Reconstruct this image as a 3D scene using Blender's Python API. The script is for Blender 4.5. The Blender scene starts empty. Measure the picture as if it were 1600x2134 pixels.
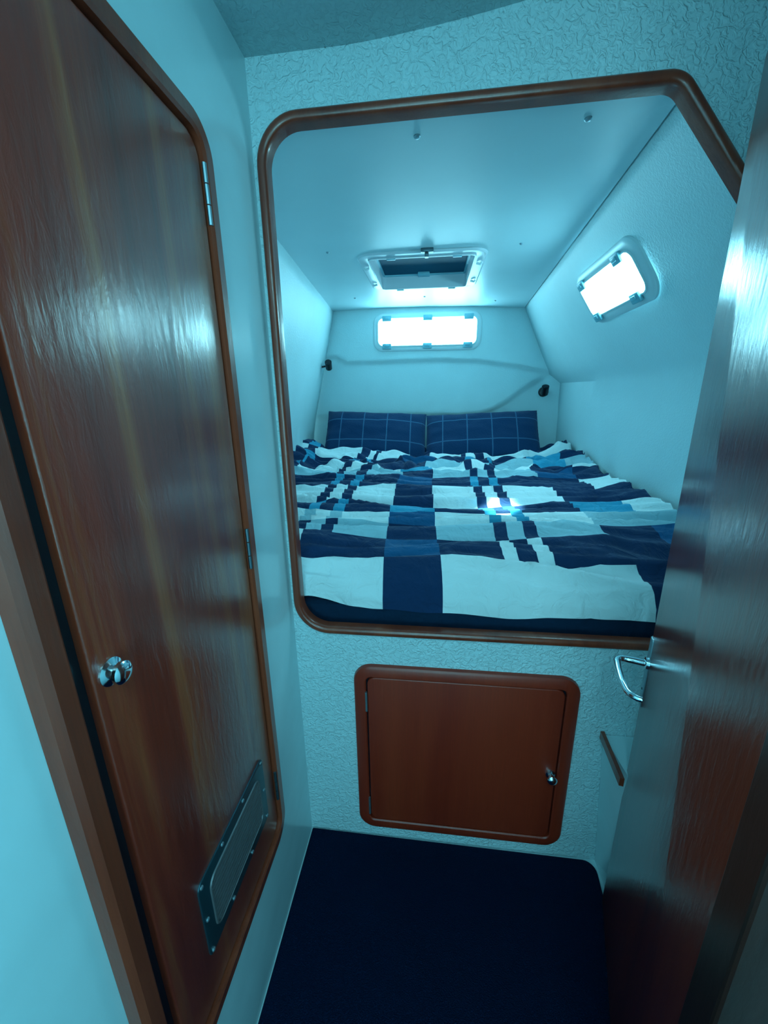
import bpy, bmesh, math, random
from mathutils import Vector, Matrix, noise
random.seed(3)
S = bpy.context.scene
COL = S.collection

# ------------------------------------------------------------------ camera
cam_d = bpy.data.cameras.new('camera'); cam = bpy.data.objects.new('camera', cam_d); COL.objects.link(cam)
r_ = Vector((0.99290465, 0.1178524, -0.01584807)); u_ = Vector((-0.0167628, 0.27066134, 0.96252867)); f_ = Vector((-0.11772578, 0.95543354, -0.27071644))
M = Matrix((r_, u_, -f_)).transposed().to_4x4(); M.translation = Vector((0.3533, -0.8839, 1.2874)); cam.matrix_world = M
cam_d.sensor_fit = 'VERTICAL'; cam_d.sensor_height = 36; cam_d.lens = 816.83 / 2134 * 36; cam_d.clip_start = 0.01
S.camera = cam

# ------------------------------------------------------------------ world, lights, exposure
LIGHT = (0.30, 0.85, 1.0)
w = bpy.data.worlds.new('world'); S.world = w; w.use_nodes = True
w.node_tree.nodes['Background'].inputs[0].default_value = (*LIGHT, 1); w.node_tree.nodes['Background'].inputs[1].default_value = 0.6
PANE_REAR = 19.0
PANE_SIDE = 24.0
def area(name, loc, target, sx, sy, power, col=LIGHT):
    d = bpy.data.lights.new(name, 'AREA'); d.shape = 'RECTANGLE'; d.size = sx; d.size_y = sy; d.energy = power; d.color = col
    o = bpy.data.objects.new(name, d); COL.objects.link(o); o.location = loc
    o.rotation_euler = (Vector(target) - Vector(loc)).to_track_quat('-Z', 'Y').to_euler(); return o
area('passage_top_fill', (0.42, -1.30, 1.86), (0.42, -1.10, 0), 0.45, 0.45, 6.0)  # added overhead fill behind the camera, no hatch is built there
area('passage_back_fill', (0.40, -2.15, 1.10), (0.42, 0, 2.05), 0.6, 0.9, 10.0)  # added fill at the passage end, brightens bulkhead and ceiling
sp = bpy.data.lights.new('sun_beam_through_side_port', 'SPOT'); sp.energy = 260; sp.color = (0.45, 0.95, 1.0)
sp.spot_size = math.radians(12); sp.spot_blend = 0.6; sp.shadow_soft_size = 0.01
so = bpy.data.objects.new('sun_beam_through_side_port', sp); COL.objects.link(so); so.location = (0.915, 0.69, 1.62)
so.rotation_euler = (Vector((0.60, 0.49, 0.92)) - so.location).to_track_quat('-Z', 'Y').to_euler()
S.view_settings.view_transform = 'Standard'; S.view_settings.look = 'None'; S.view_settings.exposure = 0.2; S.view_settings.gamma = 1.0
S.view_settings.use_curve_mapping = False

# ------------------------------------------------------------------ materials
def mat(name, col, rough=0.5, metal=0.0, bump=None, coat=0.0, spec=0.5, sheen=0.0):
    m = bpy.data.materials.new(name); m.use_nodes = True; nt = m.node_tree; b = nt.nodes['Principled BSDF']
    b.inputs['Base Color'].default_value = (*col, 1); b.inputs['Roughness'].default_value = rough; b.inputs['Metallic'].default_value = metal
    b.inputs['Coat Weight'].default_value = coat; b.inputs['Coat Roughness'].default_value = 0.12; b.inputs['Specular IOR Level'].default_value = spec
    b.inputs['Sheen Weight'].default_value = sheen
    n = nt.nodes; l = nt.links
    tc = n.new('ShaderNodeTexCoord')
    # slight colour variation for every material
    nz = n.new('ShaderNodeTexNoise'); nz.inputs['Scale'].default_value = 6; nz.inputs['Detail'].default_value = 4
    l.new(tc.outputs['Object'], nz.inputs['Vector'])
    mx = n.new('ShaderNodeMix'); mx.data_type = 'RGBA'
    mx.inputs[6].default_value = (*[c * 0.94 for c in col], 1); mx.inputs[7].default_value = (*[min(1, c * 1.05) for c in col], 1)
    l.new(nz.outputs['Fac'], mx.inputs[0]); l.new(mx.outputs[2], b.inputs['Base Color'])
    if bump:
        sc, dist, det, distort = bump
        t = n.new('ShaderNodeTexNoise'); t.inputs['Scale'].default_value = sc; t.inputs['Detail'].default_value = det; t.inputs['Distortion'].default_value = distort
        l.new(tc.outputs['Object'], t.inputs['Vector'])
        rp = n.new('ShaderNodeValToRGB'); rp.color_ramp.elements[0].position = 0.40; rp.color_ramp.elements[1].position = 0.62
        l.new(t.outputs['Fac'], rp.inputs['Fac'])
        bp = n.new('ShaderNodeBump'); bp.inputs['Distance'].default_value = dist; bp.inputs['Strength'].default_value = 1
        l.new(rp.outputs['Color'], bp.inputs['Height']); l.new(bp.outputs['Normal'], b.inputs['Normal'])
        if coat: l.new(bp.outputs['Normal'], b.inputs['Coat Normal'])
    return m
def wood(name, dark, mid, lightc, rough=0.3, coat=1.0, axis='Z', bumpd=0.0012, coatr=0.1, stretch=0.06, scale=14):
    m = bpy.data.materials.new(name); m.use_nodes = True; nt = m.node_tree; n = nt.nodes; l = nt.links; b = n['Principled BSDF']
    tc = n.new('ShaderNodeTexCoord'); mp = n.new('ShaderNodeMapping'); l.new(tc.outputs['Object'], mp.inputs['Vector'])
    s = [1, 1, 1]; s['XYZ'.index(axis)] = stretch; mp.inputs['Scale'].default_value = s
    a = n.new('ShaderNodeTexNoise'); a.inputs['Scale'].default_value = scale; a.inputs['Detail'].default_value = 6; a.inputs['Roughness'].default_value = 0.6; a.inputs['Distortion'].default_value = 0.6
    l.new(mp.outputs['Vector'], a.inputs['Vector'])
    rp = n.new('ShaderNodeValToRGB'); e = rp.color_ramp.elements; e[0].position = 0.3; e[0].color = (*dark, 1); e[1].position = 0.72; e[1].color = (*lightc, 1)
    k = e.new(0.5); k.color = (*mid, 1)
    l.new(a.outputs['Fac'], rp.inputs['Fac'])
    f = n.new('ShaderNodeTexNoise'); f.inputs['Scale'].default_value = 260; f.inputs['Detail'].default_value = 3
    mp2 = n.new('ShaderNodeMapping'); l.new(tc.outputs['Object'], mp2.inputs['Vector']); s2 = [1, 1, 1]; s2['XYZ'.index(axis)] = 0.03; mp2.inputs['Scale'].default_value = s2
    l.new(mp2.outputs['Vector'], f.inputs['Vector'])
    mx = n.new('ShaderNodeMix'); mx.data_type = 'RGBA'; mx.blend_type = 'MULTIPLY'; mx.inputs[0].default_value = 0.35
    l.new(rp.outputs['Color'], mx.inputs[6]); l.new(f.outputs['Fac'], mx.inputs[7]); l.new(mx.outputs[2], b.inputs['Base Color'])
    g = n.new('ShaderNodeTexNoise'); g.inputs['Scale'].default_value = 95; g.inputs['Detail'].default_value = 8; g.inputs['Roughness'].default_value = 0.62; g.inputs['Distortion'].default_value = 0.5
    mp3 = n.new('ShaderNodeMapping'); l.new(tc.outputs['Object'], mp3.inputs['Vector']); s3 = [1, 1, 1]; s3['XYZ'.index(axis)] = 0.22; mp3.inputs['Scale'].default_value = s3
    l.new(mp3.outputs['Vector'], g.inputs['Vector'])
    bp = n.new('ShaderNodeBump'); bp.inputs['Distance'].default_value = bumpd; bp.inputs['Strength'].default_value = 0.6
    l.new(g.outputs['Fac'], bp.inputs['Height']); l.new(bp.outputs['Normal'], b.inputs['Normal']); l.new(bp.outputs['Normal'], b.inputs['Coat Normal'])
    b.inputs['Roughness'].default_value = rough; b.inputs['Coat Weight'].default_value = coat; b.inputs['Coat Roughness'].default_value = coatr
    return m
WHITE = (0.60, 0.80, 0.84)
MT = {}
MT['textured'] = mat('textured_white_paint', WHITE, 0.45, bump=(85, 0.0016, 2, 1.2))
MT['smooth'] = mat('gloss_white_paint', (0.62, 0.82, 0.86), 0.25, bump=(8, 0.0006, 1, 0), coat=0.3)
MT['berth'] = mat('berth_white_gelcoat', WHITE, 0.5, bump=(160, 0.0003, 2, 0.6))
MT['panel'] = mat('ceiling_panel_white', (0.56, 0.74, 0.79), 0.38)
MT['backing'] = mat('shadow_gap_backing', (0.10, 0.16, 0.2), 0.8)
MT['locker_wood'] = wood('locker_wood', (0.20, 0.020, 0.010), (0.32, 0.036, 0.016), (0.50, 0.120, 0.038), coatr=0.19, coat=0.85, bumpd=0.0011)
MT['door_wood'] = wood('door_wood', (0.18, 0.018, 0.009), (0.30, 0.032, 0.013), (0.40, 0.055, 0.020), coatr=0.12, coat=0.9, bumpd=0.0012, scale=10)
MT['frame_wood'] = wood('frame_wood', (0.20, 0.030, 0.014), (0.30, 0.050, 0.022), (0.38, 0.075, 0.034), coat=0.5, coatr=0.16, bumpd=0.0006)
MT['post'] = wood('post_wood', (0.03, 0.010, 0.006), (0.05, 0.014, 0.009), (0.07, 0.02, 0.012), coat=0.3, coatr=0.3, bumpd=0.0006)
MT['cab_wood'] = wood('cabinet_wood', (0.28, 0.018, 0.006), (0.38, 0.028, 0.009), (0.46, 0.042, 0.013), coat=0.35, coatr=0.3, rough=0.45, bumpd=0.0005, scale=6)
MT['chrome'] = mat('chrome', (0.75, 0.9, 0.95), 0.12, 1.0)
MT['steel'] = mat('steel', (0.38, 0.5, 0.55), 0.5, 1.0)
MT['dark_hinge'] = mat('dark_steel', (0.10, 0.16, 0.19), 0.4, 0.8)
MT['vent'] = mat('vent_metal', (0.03, 0.085, 0.11), 0.32, 0.6)
MT['slat'] = mat('vent_slat', (0.16, 0.16, 0.17), 0.45, 0.4)
MT['plastic'] = mat('white_plastic', (0.66, 0.80, 0.84), 0.35)
MT['hatchplastic'] = mat('hatch_plastic', (0.62, 0.70, 0.76), 0.35)
MT['clip'] = mat('grey_clip', (0.20, 0.50, 0.60), 0.4)
MT['smoked'] = mat('smoked_acrylic', (0.001, 0.085, 0.15), 0.6, spec=0.1)
MT['black'] = mat('black_plastic_and_gap_shade', (0.004, 0.010, 0.018), 0.35)  # lamp plastic, also paints the shade in the locker door gaps
MT['navy_sheet'] = mat('navy_sheet', (0.003, 0.022, 0.055), 0.9, bump=(30, 0.002, 2, 0), spec=0.2)
MT['mattress_under'] = mat('board', (0.3, 0.3, 0.3), 0.8)
MT['screw'] = mat('screw_metal', (0.35, 0.5, 0.56), 0.3, 1.0)
def cloth(name, c): return mat(name, c, 0.85, bump=(16, 0.0032, 4, 0.8), spec=0.25, sheen=0.1)
CL = [cloth('duvet_white', (0.80, 0.90, 0.92)), cloth('duvet_navy', (0.004, 0.030, 0.095)), cloth('duvet_blue', (0.006, 0.10, 0.24)),
      cloth('duvet_pale_blue', (0.36, 0.58, 0.66)), cloth('duvet_teal', (0.03, 0.33, 0.52))]
def carpet_mat():
    m = mat('carpet_blue', (0.002, 0.013, 0.050), 0.95, bump=(420, 0.004, 2, 0), spec=0.1); return m
MT['carpet'] = carpet_mat()
def emis(name, strength):
    m = bpy.data.materials.new(name); m.use_nodes = True; nt = m.node_tree; b = nt.nodes['Principled BSDF']
    b.inputs['Base Color'].default_value = (0.7, 0.8, 0.8, 1); b.inputs['Roughness'].default_value = 0.15
    nz = nt.nodes.new('ShaderNodeTexNoise'); nz.inputs['Scale'].default_value = 2.5
    mx = nt.nodes.new('ShaderNodeMix'); mx.data_type = 'RGBA'; mx.inputs[6].default_value = (*LIGHT, 1); mx.inputs[7].default_value = (0.34, 0.84, 1.0, 1)
    nt.links.new(nz.outputs['Fac'], mx.inputs[0]); nt.links.new(mx.outputs[2], b.inputs['Emission Color'])
    b.inputs['Emission Strength'].default_value = strength; return m
MT['pane_rear'] = emis('daylit_pane_rear', PANE_REAR); MT['pane_side'] = emis('daylit_pane_side', PANE_SIDE)
def pillow_mat():
    m = mat('pillow_navy_check', (0.004, 0.034, 0.10), 0.9, bump=(160, 0.0006, 3, 0), spec=0.2, sheen=0.1); nt = m.node_tree; n = nt.nodes; l = nt.links; b = n['Principled BSDF']
    uv = n.new('ShaderNodeUVMap'); sx = n.new('ShaderNodeSeparateXYZ'); l.new(uv.outputs[0], sx.inputs[0])
    outs = []
    for k, off in ((0, 0.045), (1, 0.03)):
        a = n.new('ShaderNodeMath'); a.operation = 'ADD'; a.inputs[1].default_value = off; l.new(sx.outputs[k], a.inputs[0])
        d = n.new('ShaderNodeMath'); d.operation = 'DIVIDE'; d.inputs[1].default_value = 0.142; l.new(a.outputs[0], d.inputs[0])
        fr = n.new('ShaderNodeMath'); fr.operation = 'FRACT'; l.new(d.outputs[0], fr.inputs[0])
        c = n.new('ShaderNodeMath'); c.operation = 'LESS_THAN'; c.inputs[1].default_value = 0.045; l.new(fr.outputs[0], c.inputs[0]); outs.append(c)
    mxm = n.new('ShaderNodeMath'); mxm.operation = 'MAXIMUM'; l.new(outs[0].outputs[0], mxm.inputs[0]); l.new(outs[1].outputs[0], mxm.inputs[1])
    mu = n.new('ShaderNodeMath'); mu.operation = 'MULTIPLY'; mu.inputs[1].default_value = 0.75; l.new(mxm.outputs[0], mu.inputs[0])
    mx = n.new('ShaderNodeMix'); mx.data_type = 'RGBA'; l.new(mu.outputs[0], mx.inputs[0])
    mx.inputs[6].default_value = (0.004, 0.036, 0.105, 1); mx.inputs[7].default_value = (0.05, 0.16, 0.28, 1)
    l.new(mx.outputs[2], b.inputs['Base Color']); return m
MT['pillow'] = pillow_mat()

# ------------------------------------------------------------------ helpers
def link(name, bm, m, parent=None, smooth=False, recalc=True):
    if recalc: bmesh.ops.recalc_face_normals(bm, faces=bm.faces)
    me = bpy.data.meshes.new(name); bm.to_mesh(me); bm.free()
    for x in (m if isinstance(m, list) else [m]): me.materials.append(x)
    if smooth:
        for p in me.polygons: p.use_smooth = True
        try: me.set_sharp_from_angle(angle=math.radians(38))
        except Exception: pass
    o = bpy.data.objects.new(name, me); COL.objects.link(o)
    if parent: o.parent = parent; o.matrix_parent_inverse = parent.matrix_world.inverted()
    return o
def tag(o, label=None, cat=None, group=None, kind=None):
    if label: o['label'] = label
    if cat: o['category'] = cat
    if group: o['group'] = group
    if kind: o['kind'] = kind
    return o
def empty(name, loc):
    o = bpy.data.objects.new(name, None); COL.objects.link(o); o.location = loc; o.empty_display_size = 0.05
    o.matrix_world = Matrix.Translation(loc); return o
class Fr:   # a local frame: origin, U (right), V (up), N (out of the surface)
    def __init__(s, o, u, v):
        s.o = Vector(o); s.u = Vector(u).normalized(); s.v = Vector(v).normalized(); s.n = s.u.cross(s.v).normalized()
    def p(s, a, b, c=0.0): return s.o + s.u * a + s.v * b + s.n * c
BULK = Fr((0, 0, 0), (1, 0, 0), (0, 0, 1))          # N = -y, towards the passage
LEFT = Fr((0, 0, 0), (0, 1, 0), (0, 0, 1))          # U = +y, N = +x
def rpoly(pts, rad, seg=8):
    out = []; n = len(pts)
    if not isinstance(rad, (list, tuple)): rad = [rad] * n
    for i in range(n):
        p = Vector(pts[i]); a = (Vector(pts[i - 1]) - p).normalized(); b = (Vector(pts[(i + 1) % n]) - p).normalized(); r = rad[i]
        if r <= 0: out.append(p.copy()); continue
        ang = a.angle(b); t = r / math.tan(ang / 2); c = p + (a + b).normalized() * (r / math.sin(ang / 2))
        s = p + a * t - c; e = p + b * t - c; tot = s.angle(e)
        sg = 1 if (s.x * e.y - s.y * e.x) > 0 else -1
        for k in range(seg + 1):
            q = tot * k / seg * sg; out.append(c + Vector((s.x * math.cos(q) - s.y * math.sin(q), s.x * math.sin(q) + s.y * math.cos(q))))
    return out
def rrect(x0, x1, z0, z1, r, seg=8): return rpoly([(x0, z0), (x1, z0), (x1, z1), (x0, z1)], r, seg)  # ccw
def offset(loop, d):   # ccw loop, positive d grows it
    n = len(loop); out = []
    for i in range(n):
        a = (loop[i] - loop[i - 1]); b = (loop[(i + 1) % n] - loop[i])
        na = Vector((a.y, -a.x)); nb = Vector((b.y, -b.x))
        na = na.normalized() if na.length > 1e-9 else Vector((0, 0)); nb = nb.normalized() if nb.length > 1e-9 else Vector((0, 0))
        m = na + nb
        if m.length < 1e-6: m = nb
        m = m.normalized(); c = max(0.4, m.dot(nb) if nb.length else 1); out.append(loop[i] + m * (d / c))
    return out
def sweep(bm, loop, prof, fr, closed_prof=True):
    rings = [[bm.verts.new(fr.p(q.x, q.y, h)) for q in offset(loop, d)] for d, h in prof]
    n = len(loop); R = len(rings)
    for k in range(R if closed_prof else R - 1):
        A = rings[k]; B = rings[(k + 1) % R]
        for i in range(n): bm.faces.new((A[i], A[(i + 1) % n], B[(i + 1) % n], B[i]))
def slab(bm, loop, h0, h1, fr, bev=0.0, bseg=3):   # solid plate from h0 (back) to h1 (front), front edge rounded
    prof = [(0, h0)] + ([(-bev * (1 - math.cos(t * math.pi / 2 / bseg)), h1 - bev + bev * math.sin(t * math.pi / 2 / bseg)) for t in range(bseg + 1)] if bev else [(0, h1)])
    rings = [[bm.verts.new(fr.p(q.x, q.y, h)) for q in offset(loop, d)] for d, h in prof]
    n = len(loop)
    for A, B in zip(rings, rings[1:]):
        for i in range(n): bm.faces.new((A[i], A[(i + 1) % n], B[(i + 1) % n], B[i]))
    bm.faces.new(rings[0][::-1]); bm.faces.new(rings[-1])
def raycast_loop(loop, c, ang):
    d = Vector((math.cos(ang), math.sin(ang))); best = None; n = len(loop)
    for i in range(n):
        a = loop[i] - c; b = loop[(i + 1) % n] - c; e = b - a; den = d.x * e.y - d.y * e.x
        if abs(den) < 1e-12: continue
        t = (a.x * e.y - a.y * e.x) / den; s = (a.x * d.y - a.y * d.x) / den
        if t > 0 and -1e-6 <= s <= 1 + 1e-6 and (best is None or t > best): best = t
    return c + d * best
def holed(bm, outer, inner, h0, h1, fr, rings=4):   # plate with a hole, star-shaped from the hole's middle
    c = sum(inner, Vector((0, 0))) / len(inner)
    angs = sorted(set([round(math.atan2(q.y - c.y, q.x - c.x), 5) for q in list(inner) + list(outer)]))
    I = [raycast_loop(inner, c, a) for a in angs]; O = [raycast_loop(outer, c, a) for a in angs]; n = len(angs)
    lay = []
    for h in (h0, h1):
        lay.append([[bm.verts.new(fr.p(*(I[i].lerp(O[i], k / rings)), h)) for i in range(n)] for k in range(rings + 1)])
    for L in lay:
        for k in range(rings):
            for i in range(n): bm.faces.new((L[k][i], L[k][(i + 1) % n], L[k + 1][(i + 1) % n], L[k + 1][i]))
    for k in (0, rings):
        for i in range(n): bm.faces.new((lay[0][k][i], lay[0][k][(i + 1) % n], lay[1][k][(i + 1) % n], lay[1][k][i]))
def boxf(bm, fr, a0, a1, b0, b1, c0, c1, bev=0.0):
    vs = [bm.verts.new(fr.p(a, b, c)) for a in (a0, a1) for b in (b0, b1) for c in (c0, c1)]
    fs = [(0, 1, 3, 2), (4, 6, 7, 5), (0, 4, 5, 1), (2, 3, 7, 6), (0, 2, 6, 4), (1, 5, 7, 3)]
    F = [bm.faces.new([vs[i] for i in f]) for f in fs]
    if bev: bmesh.ops.bevel(bm, geom=list({e for f in F for e in f.edges}), offset=bev, segments=2, affect='EDGES', profile=0.5)
WORLD = Fr((0, 0, 0), (1, 0, 0), (0, 1, 0))
def tube(bm, pts, rad, seg=14, cap=True):
    pts = [Vector(p) for p in pts]; rads = rad if isinstance(rad, (list, tuple)) else [rad] * len(pts)
    rings = []; up = None
    for i, p in enumerate(pts):
        t = (pts[min(i + 1, len(pts) - 1)] - pts[max(i - 1, 0)]).normalized()
        if up is None: up = t.orthogonal().normalized()
        up = (up - t * up.dot(t)).normalized(); s = t.cross(up)
        rings.append([bm.verts.new(p + (up * math.cos(2 * math.pi * k / seg) + s * math.sin(2 * math.pi * k / seg)) * rads[i]) for k in range(seg)])
    for A, B in zip(rings, rings[1:]):
        for k in range(seg): bm.faces.new((A[k], A[(k + 1) % seg], B[(k + 1) % seg], B[k]))
    if cap: bm.faces.new(rings[0][::-1]); bm.faces.new(rings[-1])
def lathe(bm, o, axis, prof, seg=20):   # prof: (radius, height along axis)
    tube(bm, [Vector(o) + Vector(axis).normalized() * h for r, h in prof], [max(r, 1e-4) for r, h in prof], seg)
def sheet(bm, rows):    # grid of points
    V = [[bm.verts.new(p) for p in r] for r in rows]
    for A, B in zip(V, V[1:]):
        for i in range(len(A) - 1): bm.faces.new((A[i], A[i + 1], B[i + 1], B[i]))
def thick(o, t, off=-1):
    md = o.modifiers.new('thick', 'SOLIDIFY'); md.thickness = t; md.offset = off; return o
def structure(name, bm, m, smooth=False, recalc=True): return tag(link(name, bm, m, None, smooth, recalc), kind='structure')
def lerp(a, b, t): return a + (b - a) * t
def sstep(a, b, x):
    t = max(0, min(1, (x - a) / (b - a))); return t * t * (3 - 2 * t)
def interp(x, X, Y):
    if x <= X[0]: return Y[0]
    for i in range(len(X) - 1):
        if x <= X[i + 1]: return lerp(Y[i], Y[i + 1], (x - X[i]) / (X[i + 1] - X[i]))
    return Y[-1]
def screw(fr, a, b, h, r, parent, mt=None):
    bm = bmesh.new(); lathe(bm, fr.p(a, b, h), fr.n, [(r, 0), (r, r * 0.3), (r * 0.7, r * 0.62), (r * 0.25, r * 0.75)], 12)
    return link('screw', bm, mt or MT['screw'], parent, True)

# ------------------------------------------------------------------ passage shell
bm = bmesh.new(); boxf(bm, WORLD, -0.10, 1.35, -2.3, 0.0, -0.06, 0.0); structure('floor', bm, MT['smooth'])
bm = bmesh.new(); boxf(bm, WORLD, -0.06, 0.0, -2.3, 0.0, 0.0, 2.02); structure('wall_left', bm, MT['smooth'])
# bulkhead with the berth opening
OPEN = rpoly([(0.006, 0.705), (1.02, 0.705), (1.02, 1.50), (0.762, 1.813), (0.008, 1.813)], [0.09, 0.10, 0.10, 0.055, 0.085], 12)
bm = bmesh.new()
holed(bm, [Vector(q) for q in [(-0.06, -0.06), (1.35, -0.06), (1.35, 2.05), (-0.06, 2.05)]], offset(OPEN, -0.012), -0.018, 0.0, BULK, 8)
structure('wall_back', bm, MT['textured'])
# passage ceiling: flat with a soft rise towards the right
bm = bmesh.new(); rows = []
for j in range(13):
    y = -0.0 - 2.3 * j / 12
    rows.append([Vector((x, y, 1.90 + (0.0 if x < .18 else 0.16 * (x - .18) ** 1.5))) for x in [i * 1.4 / 30 - 0.05 for i in range(31)]])
sheet(bm, rows); thick(structure('ceiling', bm, MT['textured'], True), 0.03, 1)
# right of the passage: a stub wall by the hinge, the wall behind the door, and the wall behind the camera
bm = bmesh.new(); boxf(bm, WORLD, 1.30, 1.35, -0.60, 0.0, 0.0, 2.05); boxf(bm, WORLD, 0.76, 1.35, -2.3, -0.60, 0.0, 2.05); structure('wall_right', bm, MT['smooth'])
bm = bmesh.new(); boxf(bm, WORLD, -0.06, 1.35, -2.35, -2.3, 0.0, 2.05); structure('wall_front', bm, MT['smooth'])

# ------------------------------------------------------------------ timber trim of the opening
def half_round(wd, ht, back, n=8, lip=0.0):   # from inner edge (-wd) to outer edge (0)
    pr = [(-wd, -back)]
    for k in range(n + 1):
        t = math.pi * k / n; pr.append((-wd / 2 - math.cos(t) * wd / 2, ht * math.sin(t) ** 0.6 if 0 < k < n else 0.0))
    pr.append((0, -0.002 if back > 0.002 else -back)); return pr
bm = bmesh.new(); sweep(bm, OPEN, half_round(0.020, 0.012, 0.020), BULK); structure('trim_1', bm, MT['frame_wood'], True)

# ------------------------------------------------------------------ cabinet set into the bulkhead
cab = empty('under_berth_locker', (0.445, -0.005, 0.05))
tag(cab, 'low square mahogany locker door set in the textured bulkhead under the berth', 'locker')
CO = rrect(0.155, 0.737, 0.048, 0.617, 0.05)
CI = rrect(0.187, 0.705, 0.080, 0.587, 0.028)
bm = bmesh.new(); sweep(bm, CO, [(-0.034, 0.0005), (-0.034, 0.011), (-0.031, 0.014), (-0.008, 0.014), (-0.002, 0.010), (0, 0.0005)], BULK); link('frame', bm, MT['cab_wood'], cab, True)
bm = bmesh.new(); slab(bm, offset(CI, -0.0055), 0.0005, 0.0115, BULK, 0.003); dr = link('door', bm, MT['cab_wood'], cab, True)
bm = bmesh.new(); slab(bm, offset(CI, 0.002), 0.0002, 0.0004, BULK); link('gap_shade', bm, MT['black'], cab)  # thin black sheet, paints the shade in the gap round the door
bm = bmesh.new(); lathe(bm, BULK.p(0.685, 0.315, 0.0115), BULK.n, [(0.013, 0), (0.012, 0.004), (0.007, 0.006), (0.007, 0.014), (0.012, 0.018), (0.013, 0.023), (0.010, 0.027), (0.003, 0.029)], 20); tag(link('knob', bm, MT['chrome'], dr, True), 'small chrome knob')
for z0 in (0.475, 0.105):
    bm = bmesh.new(); tube(bm, [BULK.p(0.1895, z0, 0.0135), BULK.p(0.1895, z0 + 0.062, 0.0135)], 0.0032, 8); tag(link('hinge', bm, MT['steel'], dr, True), 'thin steel hinge')

# ------------------------------------------------------------------ tall hanging locker in the left wall
lock = empty('hanging_locker', (0.005, -0.41, 0.30))
tag(lock, 'tall glossy mahogany locker door with rounded frame on the left wall', 'locker')
LO = rrect(-0.634, -0.198, 0.300, 1.692, 0.058, 10)
LI = rrect(-0.597, -0.228, 0.332, 1.661, 0.036, 10)
bm = bmesh.new(); sweep(bm, LO, [(-0.031, 0.0005), (-0.031, 0.016), (-0.027, 0.0195), (-0.010, 0.0195), (-0.003, 0.014), (0, 0.0005)], LEFT); link('frame', bm, MT['frame_wood'], lock, True)
bm = bmesh.new(); slab(bm, offset(LI, 0.004), 0.0004, 0.0015, LEFT); link('gap_shade', bm, MT['black'], lock)  # black sheet standing in for the shadow between door and frame
bm = bmesh.new(); slab(bm, rrect(-0.582, -0.234, 0.338, 1.655, 0.032, 10), 0.0017, 0.012, LEFT, 0.003); ld = link('door', bm, MT['locker_wood'], lock, True)
bm = bmesh.new(); lathe(bm, LEFT.p(-0.560, 1.011, 0.012), LEFT.n, [(0.0155, 0), (0.0155, 0.002), (0.012, 0.004), (0.008, 0.006), (0.008, 0.009), (0.0125, 0.012), (0.0125, 0.016), (0.009, 0.019), (0.003, 0.020)], 24); tag(link('knob', bm, MT['chrome'], ld, True), 'round chrome knob')
for z0, mt in ((1.548, 'steel'), (0.985, 'dark_hinge'), (0.41, 'dark_hinge')):
    bm = bmesh.new()
    for k in range(3): tube(bm, [LEFT.p(-0.2285, z0 + 0.027 * k + 0.0008, 0.0155), LEFT.p(-0.2285, z0 + 0.027 * (k + 1) - 0.0008, 0.0155)], 0.0036, 8)
    link('hinge', bm, MT[mt], ld, True)
# vent plate
VO = rrect(-0.507, -0.275, 0.425, 0.583, 0.012, 4)
bm = bmesh.new(); slab(bm, VO, 0.012, 0.0145, LEFT, 0.001); vp = tag(link('vent', bm, MT['vent'], ld, True), 'dark metal louvre vent plate')
bm = bmesh.new(); sweep(bm, rrect(-0.483, -0.298, 0.449, 0.559, 0.018, 4), [(-0.004, 0.0145), (-0.003, 0.0168), (-0.001, 0.0168), (0, 0.0145)], LEFT); link('rim', bm, MT['slat'], vp, True)
for k in range(11):
    z = 0.4565 + k * 0.0095; ins = 0.010 if k in (0, 10) else 0.004
    bm = bmesh.new(); boxf(bm, LEFT, -0.483 + ins, -0.298 - ins, z - 0.003, z + 0.003, 0.0145, 0.0163); link('slat', bm, MT['slat'], vp)
for a, b in [(-0.499, 0.575), (-0.437, 0.575), (-0.362, 0.575), (-0.283, 0.575), (-0.499, 0.504), (-0.283, 0.504), (-0.499, 0.433), (-0.430, 0.433), (-0.355, 0.433), (-0.283, 0.433)]:
    screw(LEFT, a, b, 0.0145, 0.0036, vp, MT['steel'])

# ------------------------------------------------------------------ open door on the right
AZ = math.radians(17.7)
hdir = Vector((-math.sin(AZ), -math.cos(AZ), 0)); E = Vector((0.822, -0.100, 0.012))
DF = Fr(E, hdir, (0, 0, 1))              # U towards the hinge, N must face the camera side
if DF.n.x > 0: DF.n = -DF.n
DW = 0.47
door = empty('door_1', (E.x, E.y, 0.0)); tag(door, 'open glossy mahogany cabin door', None, None, 'structure')
bm = bmesh.new(); slab(bm, rrect(0, DW, 0.0, 1.752, 0.012, 4), -0.022, 0.0, DF, 0.0025); link('panel', bm, MT['door_wood'], door, True)
bm = bmesh.new(); slab(bm, rrect(-0.004, 0.016, 0.622, 0.790, 0.004, 3), 0.0, 0.0022, DF, 0.0008); boxf(bm, DF, -0.004, -0.0005, 0.622, 0.790, -0.020, 0.0); lp = tag(link('lock_plate', bm, MT['steel'], door, True), 'narrow steel lock plate')
screw(DF, 0.006, 0.665, 0.0022, 0.003, lp, MT['dark_hinge'])
hz = 0.736
pts = [(0.018, 0.0), (0.018, 0.015), (0.018, 0.040)]
for k in range(7):
    t = math.pi / 2 * k / 6; pts.append((0.018 + 0.016 - 0.016 * math.cos(t), 0.046 + 0.016 * math.sin(t)))
pts += [(0.065, 0.0615), (0.100, 0.059), (0.128, 0.053)]
for k in range(1, 5):
    t = math.pi / 2 * k / 4; pts.append((0.128 + 0.016 * math.sin(t), 0.053 - 0.014 * (1 - math.cos(t)) - 0.002 * k))
bm = bmesh.new(); tube(bm, [DF.p(a, hz, c) for a, c in pts], [0.0075] * 3 + [0.0068] * 7 + [0.0062] * 3 + [0.006, 0.0058, 0.0056, 0.005], 16)
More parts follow.
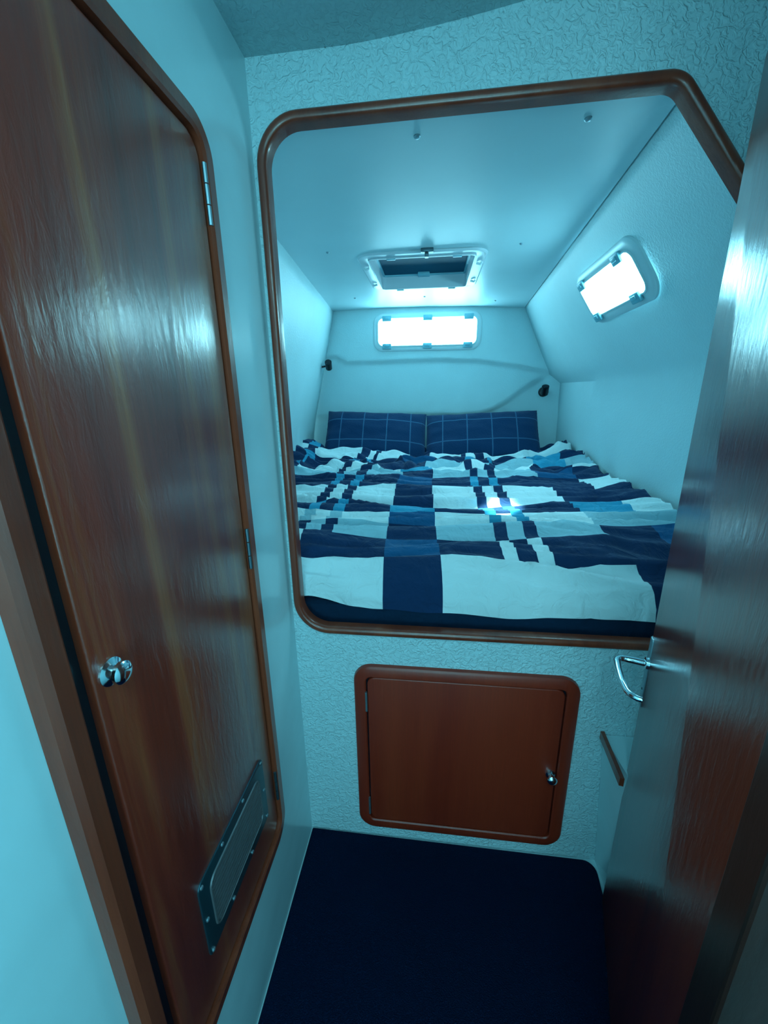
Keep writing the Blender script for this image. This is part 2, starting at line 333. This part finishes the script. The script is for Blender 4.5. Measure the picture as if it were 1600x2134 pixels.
hd = tag(link('handle', bm, MT['chrome'], door, True), 'curved chrome lever handle')
bm = bmesh.new(); lathe(bm, DF.p(0.018, hz, 0.0022), DF.n, [(0.013, 0), (0.0125, 0.006), (0.009, 0.008)], 20); link('collar', bm, MT['chrome'], door, True)
# post the door is hung on
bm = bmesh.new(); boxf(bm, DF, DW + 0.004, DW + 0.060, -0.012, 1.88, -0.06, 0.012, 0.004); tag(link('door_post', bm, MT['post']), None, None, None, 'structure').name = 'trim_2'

# ------------------------------------------------------------------ low step box on the right and its timber edge
bm = bmesh.new()
Q = [(0.806, -0.002), (0.778, -0.30), (1.30, -0.30), (1.30, -0.002)]
def prism(bm, q0, q1, z0, z1):
    A = [bm.verts.new((x, y, z0)) for x, y in q0]; B = [bm.verts.new((x, y, z1)) for x, y in q1]; n = len(A)
    for i in range(n): bm.faces.new((A[i], A[(i + 1) % n], B[(i + 1) % n], B[i]))
    bm.faces.new(A[::-1]); bm.faces.new(B)
prism(bm, [(0.842, -0.001), (0.848, -0.58), (1.298, -0.58), (1.298, -0.001)], [(0.808, -0.001), (0.848, -0.58), (1.298, -0.58), (1.298, -0.001)], 0.0005, 0.446)
step = tag(link('step_box', bm, MT['smooth']), 'white moulded step box behind the open door, against the bulkhead', 'step')
bm = bmesh.new(); prism(bm, [(0.800, -0.002), (0.790, -0.135), (0.799, -0.137), (0.809, -0.002)], [(0.800, -0.002), (0.790, -0.135), (0.799, -0.137), (0.809, -0.002)], 0.436, 0.458)
link('edge_trim', bm, MT['frame_wood'], step)

# ------------------------------------------------------------------ carpet
bm = bmesh.new()
loop = rpoly([(0.004, -2.2), (0.74, -2.2), (0.75, -0.62), (0.828, -0.10), (0.838, -0.008), (0.004, -0.005)], [0.0, 0.0, 0.0, 0.0, 0.03, 0.004], 6)
loop = [Vector(q) for q in loop]
slab(bm, loop, 0.0003, 0.009, WORLD, 0.003)
tag(link('carpet', bm, MT['carpet'], None, True), 'dark navy blue carpet covering the passage floor', 'carpet')

# ------------------------------------------------------------------ berth shell
Y0, Y1 = 0.019, 1.75
def topL(s): return Vector((lerp(-0.14, -0.285, s), lerp(Y0, Y1, s), lerp(1.802, 1.832, s)))
def topR(s): return Vector((lerp(0.800, 0.888, s), lerp(Y0, Y1, s), lerp(1.818, 1.806, s)))
def knu(s): return Vector((lerp(1.125, 1.055, s), lerp(Y0, Y1, s), lerp(1.398, 1.440, s)))
# left wall
bm = bmesh.new(); rows = []
for j in range(25):
    s = j / 24; t = topL(s); rows.append([Vector((t.x - interp(lerp(t.z + 0.01, 0.55, k / 24), [0.55, 1.0, 1.10, 1.19, 1.30, t.z], [0.205, 0.182, 0.174, 0.157, 0.130, 0.0]), t.y, lerp(t.z + 0.01, 0.55, k / 24))) for k in range(25)])
sheet(bm, rows); thick(structure('wall_berth_left', bm, MT['berth'], True), 0.02, 1 if False else -1)
# right wall: sloping topside above the knuckle, upright below
bm = bmesh.new(); rows = []
for j in range(25):
    s = j / 24; t = topR(s); k = knu(s); row = []
    t2 = t + (t - k).normalized() * 0.012
    for i in range(11): row.append(t2.lerp(k, i / 11))
    row.append(k + Vector((0.004, 0, -0.006)))
    k3 = Vector((lerp(1.150, 1.118, s), k.y, k.z - 0.06)); row += [k.lerp(k3, 0.4) + Vector((0.004, 0, -0.004)), k3]
    for i in range(1, 9): row.append(Vector((k3.x + 0.018 * i / 8, k.y, lerp(k3.z, 0.55, i / 8))))
    rows.append(row)
sheet(bm, rows); thick(structure('wall_berth_right', bm, MT['berth'], True), 0.02, 1)
# rear wall with its moulded recess
def zt(x): return interp(x, [-0.5, -0.26, -0.20, 0.04, 0.35, 0.64, 0.93, 1.05, 1.3], [1.56, 1.560, 1.525, 1.523, 1.529, 1.513, 1.466, 1.440, 1.42])
def zb(x): return interp(x, [-0.6, 0.55, 0.66, 0.74, 0.83, 0.91, 0.99, 1.06, 1.3], [1.195, 1.195, 1.200, 1.228, 1.282, 1.345, 1.400, 1.432, 1.44])
bm = bmesh.new(); rows = []
for j in range(150):
    z = 0.55 + (1.86 - 0.55) * j / 149; row = []
    for i in range(121):
        x = -0.56 + 1.80 * i / 120
        a = 1 - sstep(zt(x) - 0.010, zt(x) + 0.022, z); b = sstep(zb(x) - 0.028, zb(x) + 0.022, z)
        d = (0.020 * a + 0.026 * (1 - b) * a) * (1 - 0.75 * sstep(1.0, 1.10, x)) 
        rad = 0.05 * max(0, (x - 0.98) / 0.15) ** 2 if x > 0.98 else 0
        row.append(Vector((x, Y1 + d - rad + 0.02 * (z - 1.2) * 0, z)))
    rows.append(row)
sheet(bm, rows); wb = structure('wall_berth_rear', bm, MT['berth'], True)
wb.data.materials[0] = MT['berth']
# ceiling panel with hatch hole, standing a little proud of the shell
HX0, HX1, HY0, HY1 = 0.085, 0.520, 0.800, 1.265
def zc(x, y):
    s = (y - Y0) / (Y1 - Y0); L = topL(s); Rr = topR(s); u = (x - L.x) / (Rr.x - L.x); return lerp(L.z, Rr.z, u) + 0.016 * 4 * u * (1 - u) * s
bm = bmesh.new(); g = 0.006
outer = [Vector((topL(0).x + g, Y0 + 0.002))] + [Vector((lerp(topL(0).x + g, topR(0).x - g, i / 12), Y0 + 0.002)) for i in range(1, 12)] + [Vector((topR(0).x - g, Y0 + 0.002))] \
    + [Vector((topR(i / 10).x - g, topR(i / 10).y)) for i in range(1, 10)] + [Vector((topR(1).x - g, Y1 - 0.006))] \
    + [Vector((lerp(topR(1).x - g, topL(1).x + g, i / 16), Y1 - 0.006)) for i in range(1, 16)] + [Vector((topL(1).x + g, Y1 - 0.006))] + [Vector((topL(1 - i / 10).x + g, topL(1 - i / 10).y)) for i in range(1, 10)]
holed(bm, outer, rrect(HX0, HX1, HY0, HY1, 0.05), 0.0, 0.008, WORLD, 10)
for v in bm.verts: v.co.z += zc(v.co.x, v.co.y)
cp = structure('ceiling_berth', bm, MT['panel'], True)
def fr_ceiling(x, y):
    e = 0.01; du = Vector((e, 0, zc(x + e, y) - zc(x, y))); dv = Vector((0, -e, zc(x, y - e) - zc(x, y))); return Fr((x, y, zc(x, y)), du, dv)
for x, y in [(0.313, 0.10), (0.647, 0.105), (-0.036, 0.72), (0.655, 0.75), (-0.072, 1.44), (0.302, 1.48), (0.690, 1.585)]:
    screw(fr_ceiling(x, y), 0, 0, 0.0, 0.0072 if y < 0.2 else 0.006, cp, MT['steel'])
# dark shell above the panel
bm = bmesh.new(); holed(bm, [Vector(q) for q in [(-0.34, Y0), (0.95, Y0), (0.95, 1.80), (-0.34, 1.80)]], rrect(0.06, 0.545, 0.775, 1.29, 0.05), 1.870, 1.885, WORLD, 1); structure('ceiling_shell', bm, MT['backing'])

# ------------------------------------------------------------------ ceiling hatch
hx, hy = (HX0 + HX1) / 2, (HY0 + HY1) / 2
hatch = empty('deck_hatch', (hx, hy, zc(hx, hy))); tag(hatch, 'white framed deck hatch with dark lid in the berth ceiling', 'hatch')
HF = fr_ceiling(hx, hy); hw, hh = (HX1 - HX0) / 2, (HY1 - HY0) / 2
fl = rrect(-hw - 0.030, hw + 0.030, -hh - 0.038, hh + 0.038, 0.065)
bm = bmesh.new(); sweep(bm, fl, [(-0.042, -0.0), (-0.042, 0.007), (-0.038, 0.009), (-0.006, 0.008), (0, 0.003), (0, 0.0005)], HF); link('frame', bm, MT['hatchplastic'], hatch, True)
bm = bmesh.new(); inn = offset(fl, -0.044)
sweep(bm, inn, [(0.003, 0.006), (0.003, 0.012), (-0.003, 0.012), (-0.004, 0.006), (-0.006, -0.048), (0.003, -0.048)], HF); link('inner_rim', bm, MT['hatchplastic'], hatch, True)
bm = bmesh.new(); slab(bm, offset(inn, 0.02), -0.060, -0.049, HF); link('lid', bm, MT['smoked'], hatch)
bm = bmesh.new(); sweep(bm, offset(inn, -0.012), [(0.006, -0.048), (0.006, -0.042), (-0.002, -0.042), (-0.004, -0.048)], HF); link('lid_seal', bm, MT['clip'], hatch, True)
bm = bmesh.new(); boxf(bm, HF, -0.028, 0.028, -hh + 0.000, -hh + 0.055, -0.049, -0.036, 0.004); link('lid_handle', bm, MT['clip'], hatch, True)
def hclip(a, b, w_, h_):
    bm = bmesh.new(); boxf(bm, HF, a - w_ / 2, a + w_ / 2, b - h_ / 2, b + h_ / 2, 0.007, 0.015, 0.002); link('clip', bm, MT['clip'], hatch, True)
for a in (-0.115, 0.135): hclip(a, -hh - 0.012 + 0.004, 0.034, 0.016); hclip(a * 1.0, hh - 0.010, 0.034, 0.012)
for sx_ in (-1, 1):
    for b in (0.13, -0.12):
        bm = bmesh.new(); tube(bm, [HF.p(sx_ * (hw - 0.004), b, 0.013), HF.p(sx_ * (hw + 0.012), b, 0.017), HF.p(sx_ * (hw + 0.017), b, 0.011)], 0.0045, 8); link('clip', bm, MT['plastic'], hatch, True)
# latch knob on the forward side of the frame
bm = bmesh.new(); boxf(bm, HF, 0.0, 0.046, hh + 0.042, hh + 0.058, 0.0, 0.012, 0.002); boxf(bm, HF, 0.014, 0.028, hh + 0.014, hh + 0.046, 0.010, 0.022, 0.002)
tag(link('latch', bm, MT['dark_hinge'], hatch, True), 'small dark latch')

# ------------------------------------------------------------------ windows
def port(name, fr, w_, h_, pane, tops, bots, label, border=0.034, rin=0.030):
    t = empty(name, fr.o); tag(t, label, None, None, 'structure')
    inner = rrect(-w_ / 2, w_ / 2, -h_ / 2, h_ / 2, rin)
    bm = bmesh.new(); sweep(bm, offset(inner, border), [(0, 0.0), (-0.001, 0.006), (-0.007, 0.011), (-border + 0.004, 0.013), (-border - 0.001, 0.010), (-border - 0.001, 0.002)], fr); link('frame', bm, MT['plastic'], t, True)
    bm = bmesh.new(); sweep(bm, offset(inner, 0.004), [(0.004, 0.012), (0.003, 0.017), (-0.002, 0.017), (-0.004, 0.012)], fr); link('inner_rim', bm, MT['plastic'], t, True)
    bm = bmesh.new(); slab(bm, offset(inner, 0.001), 0.0025, 0.0075, fr); link('pane', bm, pane, t)
    for y, L in ((h_ / 2 + 0.002, tops), (-h_ / 2 - 0.004, bots)):
        for a in L:
            bm = bmesh.new(); boxf(bm, fr, a - 0.028, a + 0.028, y - 0.018, y + 0.014, 0.0125, 0.024, 0.004)
            boxf(bm, fr, a - 0.016, a + 0.014, y - 0.006, y + 0.007, 0.023, 0.028, 0.002); link('clip', bm, MT['clip'], t, True)
    return t
W1 = Fr((0.312, Y1 - 0.001, 1.698), (1, 0, -0.010), (0, 0.0, 1)); W1 = Fr(W1.o, W1.u, (0.01, 0, 1))
port('window_1', W1, 0.595, 0.152, MT['pane_rear'], (-0.245, 0.005, 0.25), (-0.245, 0.005, 0.25), 'long white framed rear port, daylight behind it')
sC = 0.362; a = topR(sC); k = knu(sC); Vd = (a - k).normalized(); Ud = (topR(1) - topR(0)).lerp(knu(1) - knu(0), 0.42).normalized()
nn = Vd.cross(Ud).normalized()
W2 = Fr((0, 0, 0), -Ud, Vd)
if W2.n.x > 0: W2 = Fr((0, 0, 0), Ud, Vd)
W2.o = a.lerp(k, 0.415) + W2.n * 0.004
port('window_2', W2, 0.40, 0.122, MT['pane_side'], (-0.165, 0.13), (-0.165, 0.13), 'small slanted port in the right hull side', 0.038, 0.028)

# ------------------------------------------------------------------ reading lights
def lamp(loc, neck, aim, label, nl=0.045, name='reading_lamp'):
    t = empty(name, loc); tag(t, label, 'lamp', None)
    L = Vector(loc); bm = bmesh.new(); lathe(bm, L, neck, [(0.030, 0), (0.030, 0.008), (0.024, 0.016), (0.010, 0.019)], 20); link('base', bm, MT['black'], t, True)
    nk = L + Vector(neck).normalized() * nl
    bm = bmesh.new(); tube(bm, [L + Vector(neck).normalized() * 0.016, nk], 0.006, 10); link('neck', bm, MT['black'], t, True)
    A = Vector(aim).normalized(); bm = bmesh.new(); lathe(bm, nk - A * 0.028, A, [(0.012, 0), (0.020, 0.006), (0.021, 0.060), (0.016, 0.062), (0.014, 0.050)], 20); link('lamp_head', bm, MT['black'], t, True)
lamp((-0.366, 1.665, 1.500), (1, -0.12, 0.12), (0.15, -0.8, 0.6), 'black swivel reading lamp at the left corner of the rear wall', 0.075)
lamp((1.030, 1.738, 1.330), (-0.05, -1, 0.1), (-0.1, -0.6, 0.9), 'black reading lamp on the rear wall above the right pillow')

# ------------------------------------------------------------------ berth platform, mattress, duvet, pillows
VY = [-0.03, 0.0, 0.04, 0.10, 0.16, 0.25, 0.45, 0.8, 1.6]
PY = [0.036, 0.040, 0.058, 0.10, 0.16, 0.25, 0.45, 0.8, 1.6]
PZ = [0.752, 0.785, 0.820, 0.845, 0.862, 0.886, 0.915, 0.932, 0.955]
def bedz(y): return interp(y, PY[1:], PZ[1:])
def sheetz(y): return interp(y, [0.04, 0.12, 0.45, 0.9, 1.75], [0.770, 0.800, 0.862, 0.885, 0.905])
def lx(y): return lerp(-0.325, -0.470, (y - Y0) / (Y1 - Y0)) + 0.008
def rx(y): return lerp(1.135, 1.105, (y - Y0) / (Y1 - Y0))
bm = bmesh.new(); prism(bm, [(-0.34, 0.036), (1.14, 0.036), (1.11, 1.74), (-0.46, 1.74)], [(-0.34, 0.036), (1.14, 0.036), (1.11, 1.74), (-0.46, 1.74)], 0.56, 0.62)
structure('berth_base', bm, MT['mattress_under'])
bm = bmesh.new(); rows = []
for j in range(29):
    y = 0.046 + (1.735 - 0.046) * j / 28
    rows.append([Vector((lerp(lx(y) + 0.01, rx(y) - 0.01, i / 30), y, sheetz(y) - (0.02 if i in (0, 30) else 0) - (0.012 if j in (0, 28) else 0))) for i in range(31)])
T = [[bm.verts.new(p) for p in r] for r in rows]; B = [[bm.verts.new((p.x, p.y, 0.6215)) for p in r] for r in rows]
for G in (T, B):
    for p, q in zip(G, G[1:]):
        for i in range(30): bm.faces.new((p[i], p[i + 1], q[i + 1], q[i]))
for i in range(30): bm.faces.new((T[0][i], T[0][i + 1], B[0][i + 1], B[0][i])); bm.faces.new((T[-1][i], T[-1][i + 1], B[-1][i + 1], B[-1][i]))
for j in range(28): bm.faces.new((T[j][0], T[j + 1][0], B[j + 1][0], B[j][0])); bm.faces.new((T[j][30], T[j + 1][30], B[j + 1][30], B[j][30]))
tag(link('mattress', bm, MT['navy_sheet'], None, True), 'mattress in a dark navy sheet filling the berth', 'mattress')

# duvet: grid lines snapped to the patchwork seams
Wt, Nv, Bl, Pl, Te = 0, 1, 2, 3, 4
CB = [-0.50, 0.232, 0.390, 0.915, 1.045, 1.30]
RB = [-0.06, 0.132, 0.240, 0.330, 0.420, 0.520, 0.725, 0.900, 0.990, 1.080, 1.170, 1.30, 1.42, 1.9]
TAB = [  # rows from the front; columns A B C D E
    [Wt, Nv, Wt, Nv, Nv], [Nv, Bl, Nv, Nv, Nv], [Pl, Nv, Pl, Nv, Bl], [Wt, Bl, Wt, Pl, Pl], [Nv, Te, Nv, Te, Wt], [Wt, Nv, Wt, Nv, Nv],
    [Nv, Bl, Nv, Nv, Wt], [Pl, Nv, Pl, Bl, Nv], [Wt, Te, Wt, Nv, Wt], [Nv, Nv, Pl, Te, Pl], [Nv, Bl, Nv, Te, Nv], [Wt, Nv, Wt, Wt, Wt], [Nv, Nv, Nv, Nv, Nv]]
ST = [(-0.080, -0.040), (0.010, 0.050), (0.572, 0.612), (0.664, 0.706), (-0.36, -0.32)]
def color(u, v):
    c = max(i for i in range(5) if u >= CB[i]); r = max(i for i in range(len(RB) - 1) if v >= RB[i]); k = TAB[r][c]
    if c in (0, 2):
        for s0, s1 in ST:
            if s0 <= u < s1:
                if r == 0: return k
                if r == 1: return Wt if s0 not in (0.010, -0.36) else Nv
                if k == Wt: return Te if r == 3 and c == 2 else (Pl if r == 3 else Nv)
                if k == Pl: return Nv
                if k == Nv: return Te
    return k
def grid(bounds, step, lo, hi):
    b = sorted(set([x for x in bounds if lo < x < hi] + [lo, hi])); out = []
    for p, q in zip(b, b[1:]):
        n = max(1, round((q - p) / step)); out += [p + (q - p) * i / n for i in range(n)]
    return out + [hi]
US = grid(CB + [s for q in ST for s in q], 0.0105, -0.42, 1.155); VS = grid(RB, 0.0075, -0.03, 1.545)
def N3(x, y, z): return noise.noise(Vector((x, y, z)))
def fold(x, y):   # long shallow creases running across the bed
    wv = y + 0.06 * N3(x * 1.6, y * 1.2, 4.0) + 0.035 * x * math.sin(3 * y)
    a = N3(x * 1.3, wv * 17, 1.0); b = N3(x * 2.4 + 5, wv * 31, 7.0)
    c = N3(x * 0.8 + 9, (wv - 0.12 * x) * 11, 3.0)
    d2 = N3(x * 5, wv * 44 + x * 6, 13.0)
    return 0.021 * (1 - abs(a) ** 0.8 * 2.4) + 0.009 * (1 - abs(b) ** 0.8 * 2.1) + 0.012 * c + 0.003 * (1 - abs(d2) * 2)
def duvet_point(u, v):
    tl = interp(u, [-0.4, 0.05, 0.23, 0.40, 0.65, 0.92, 1.155], [0.0, 0.0, -0.05, -0.07, -0.13, -0.20, -0.02])
    y = interp(v, VY, PY); z = interp(v, VY, PZ)
    x = u + tl * min(y, 0.6) * (1 - 0.25 * sstep(0, 0.6, y))
    lo, hi = lx(y) + 0.016, rx(y) - 0.004
    front = sstep(0.02, 0.16, v)
    z += fold(x, y) * (0.25 + 0.75 * front)
    # crumpled band in front of the pillows
    c = sstep(0.80, 1.10, v)
    z += c * (0.042 * N3(x * 7, y * 11, 2.5) + 0.040 * abs(N3(x * 13, y * 17, 9.5)) + 0.006)
    ey = c * 0.055 * N3(x * 5, y * 9, 12.0); ex = c * 0.06 * N3(x * 9, y * 6, 22.0)
    y += ey + 0.008 * N3(x * 4, v * 9, 3.3) * front; x += ex + 0.006 * N3(x * 5, y * 8, 8.8)
    # roll along the pillow foot
    z += 0.035 * math.exp(-((v - 1.42) / 0.055) ** 2) * (0.6 + 0.8 * N3(x * 3.2, 0, 5.0))
    # heaped up at the two sides
    z += 0.045 * sstep(0.95, 1.12, x) * sstep(0.25, 0.6, v) * (0.5 + 0.6 * sstep(0.9, 1.4, v)) + 0.05 * sstep(-0.2, -0.38, x) * sstep(0.6, 1.3, v)
    z += 0.05 * math.exp(-((x - 1.03) / 0.05) ** 2 - ((v - 1.38) / 0.06) ** 2)
    # front hem: gathers at the near left corner, wavy elsewhere
    if v < 0.14:
        k = 1 - sstep(-0.03, 0.14, v)
        z += k * (0.003 * math.sin(x * 9) + 0.002 * math.sin(x * 31)) + k * 0.022 * sstep(0.20, 0.0, x)
        y += k * (0.004 + 0.003 * math.sin(x * 23 + v * 40) + 0.010 * N3(x * 9, v * 14, 6) * sstep(0.35, 0.1, x))
        z += 0.014 * sstep(0.26, 0.1, x) * N3(x * 14, v * 26, 16.0)
    y = max(y, 0.040)
    x = min(max(x, lo), hi); z = max(z, sheetz(y) + 0.006) if v > 0.05 else z
    return Vector((x, min(y, 1.60), z))
bm = bmesh.new()
G = [[bm.verts.new(duvet_point(u, v)) for u in US] for v in VS]
for j in range(len(VS) - 1):
    for i in range(len(US) - 1):
        f = bm.faces.new((G[j][i], G[j][i + 1], G[j + 1][i + 1], G[j + 1][i])); f.material_index = color((US[i] + US[i + 1]) / 2, (VS[j] + VS[j + 1]) / 2); f.smooth = True
du = tag(link('duvet', bm, CL, None, False, False), 'rumpled patchwork check duvet in navy, blue and white spread over the berth', 'duvet')
for p in du.data.polygons: p.use_smooth = True

def pillow(xc, wd, y0, z0, y1, z1, T_, seed, label, tilt=0.0):
    bm = bmesh.new(); uvl = bm.loops.layers.uv.new('UVMap'); nU, nV = 40, 28; L = math.hypot(y1 - y0, z1 - z0)
    ax = Vector((1, 0, tilt)).normalized(); up = Vector((0, y1 - y0, z1 - z0)).normalized(); nr = ax.cross(up).normalized()   # towards the camera
    base = Vector((xc, (y0 + y1) / 2, (z0 + z1) / 2))
    grids = []
    for side in (1, -1):
        g_ = []
        for j in range(nV + 1):
            row = []
            for i in range(nU + 1):
                a = -1 + 2 * i / nU; b = -1 + 2 * j / nV
                t = T_ / 2 * ((1 - abs(a) ** 3.2) * (1 - abs(b) ** 3.2)) ** 0.5
                px = a * wd / 2 * (1 - 0.015 * (1 - b * b)); pz = b * L / 2 * (1 - 0.05 * (1 - a * a))
                w_ = 0.006 * N3(a * 2.5 + seed, b * 2.5, seed) + 0.004 * N3(a * 6, b * 5 + seed, 3)
                t2 = t + (w_ if t > 0.004 else 0)
                row.append((base + ax * px + up * (pz + 0.004 * N3(a * 3, b, seed)) + nr * (side * max(t2, 0.0015)), px, pz))
            g_.append(row)
        grids.append(g_)
    for si, g_ in enumerate(grids):
        V = [[bm.verts.new(p[0]) for p in r] for r in g_]
        for j in range(nV):
            for i in range(nU):
                idx = ((j, i), (j, i + 1), (j + 1, i + 1), (j + 1, i))
                if si: idx = idx[::-1]
                f = bm.faces.new([V[a][b] for a, b in idx])
                for lp_, (a, b) in zip(f.loops, idx): lp_[uvl].uv = (g_[a][b][1] + wd / 2, g_[a][b][2] + L / 2)
    bmesh.ops.remove_doubles(bm, verts=bm.verts, dist=0.0032)
    o = link('pillow', bm, MT['pillow'], None, True, True)
    tag(o, label, 'pillow', 'pillows at the head of the berth')
    return o
pillow(0.008, 0.620, 1.435, 0.945, 1.640, 1.222, 0.12, 2.0, 'navy windowpane check pillow, the left one of the pair', -0.045)
pillow(0.648, 0.66, 1.435, 0.945, 1.640, 1.212, 0.12, 8.0, 'navy windowpane check pillow, the right one of the pair', 0.035)
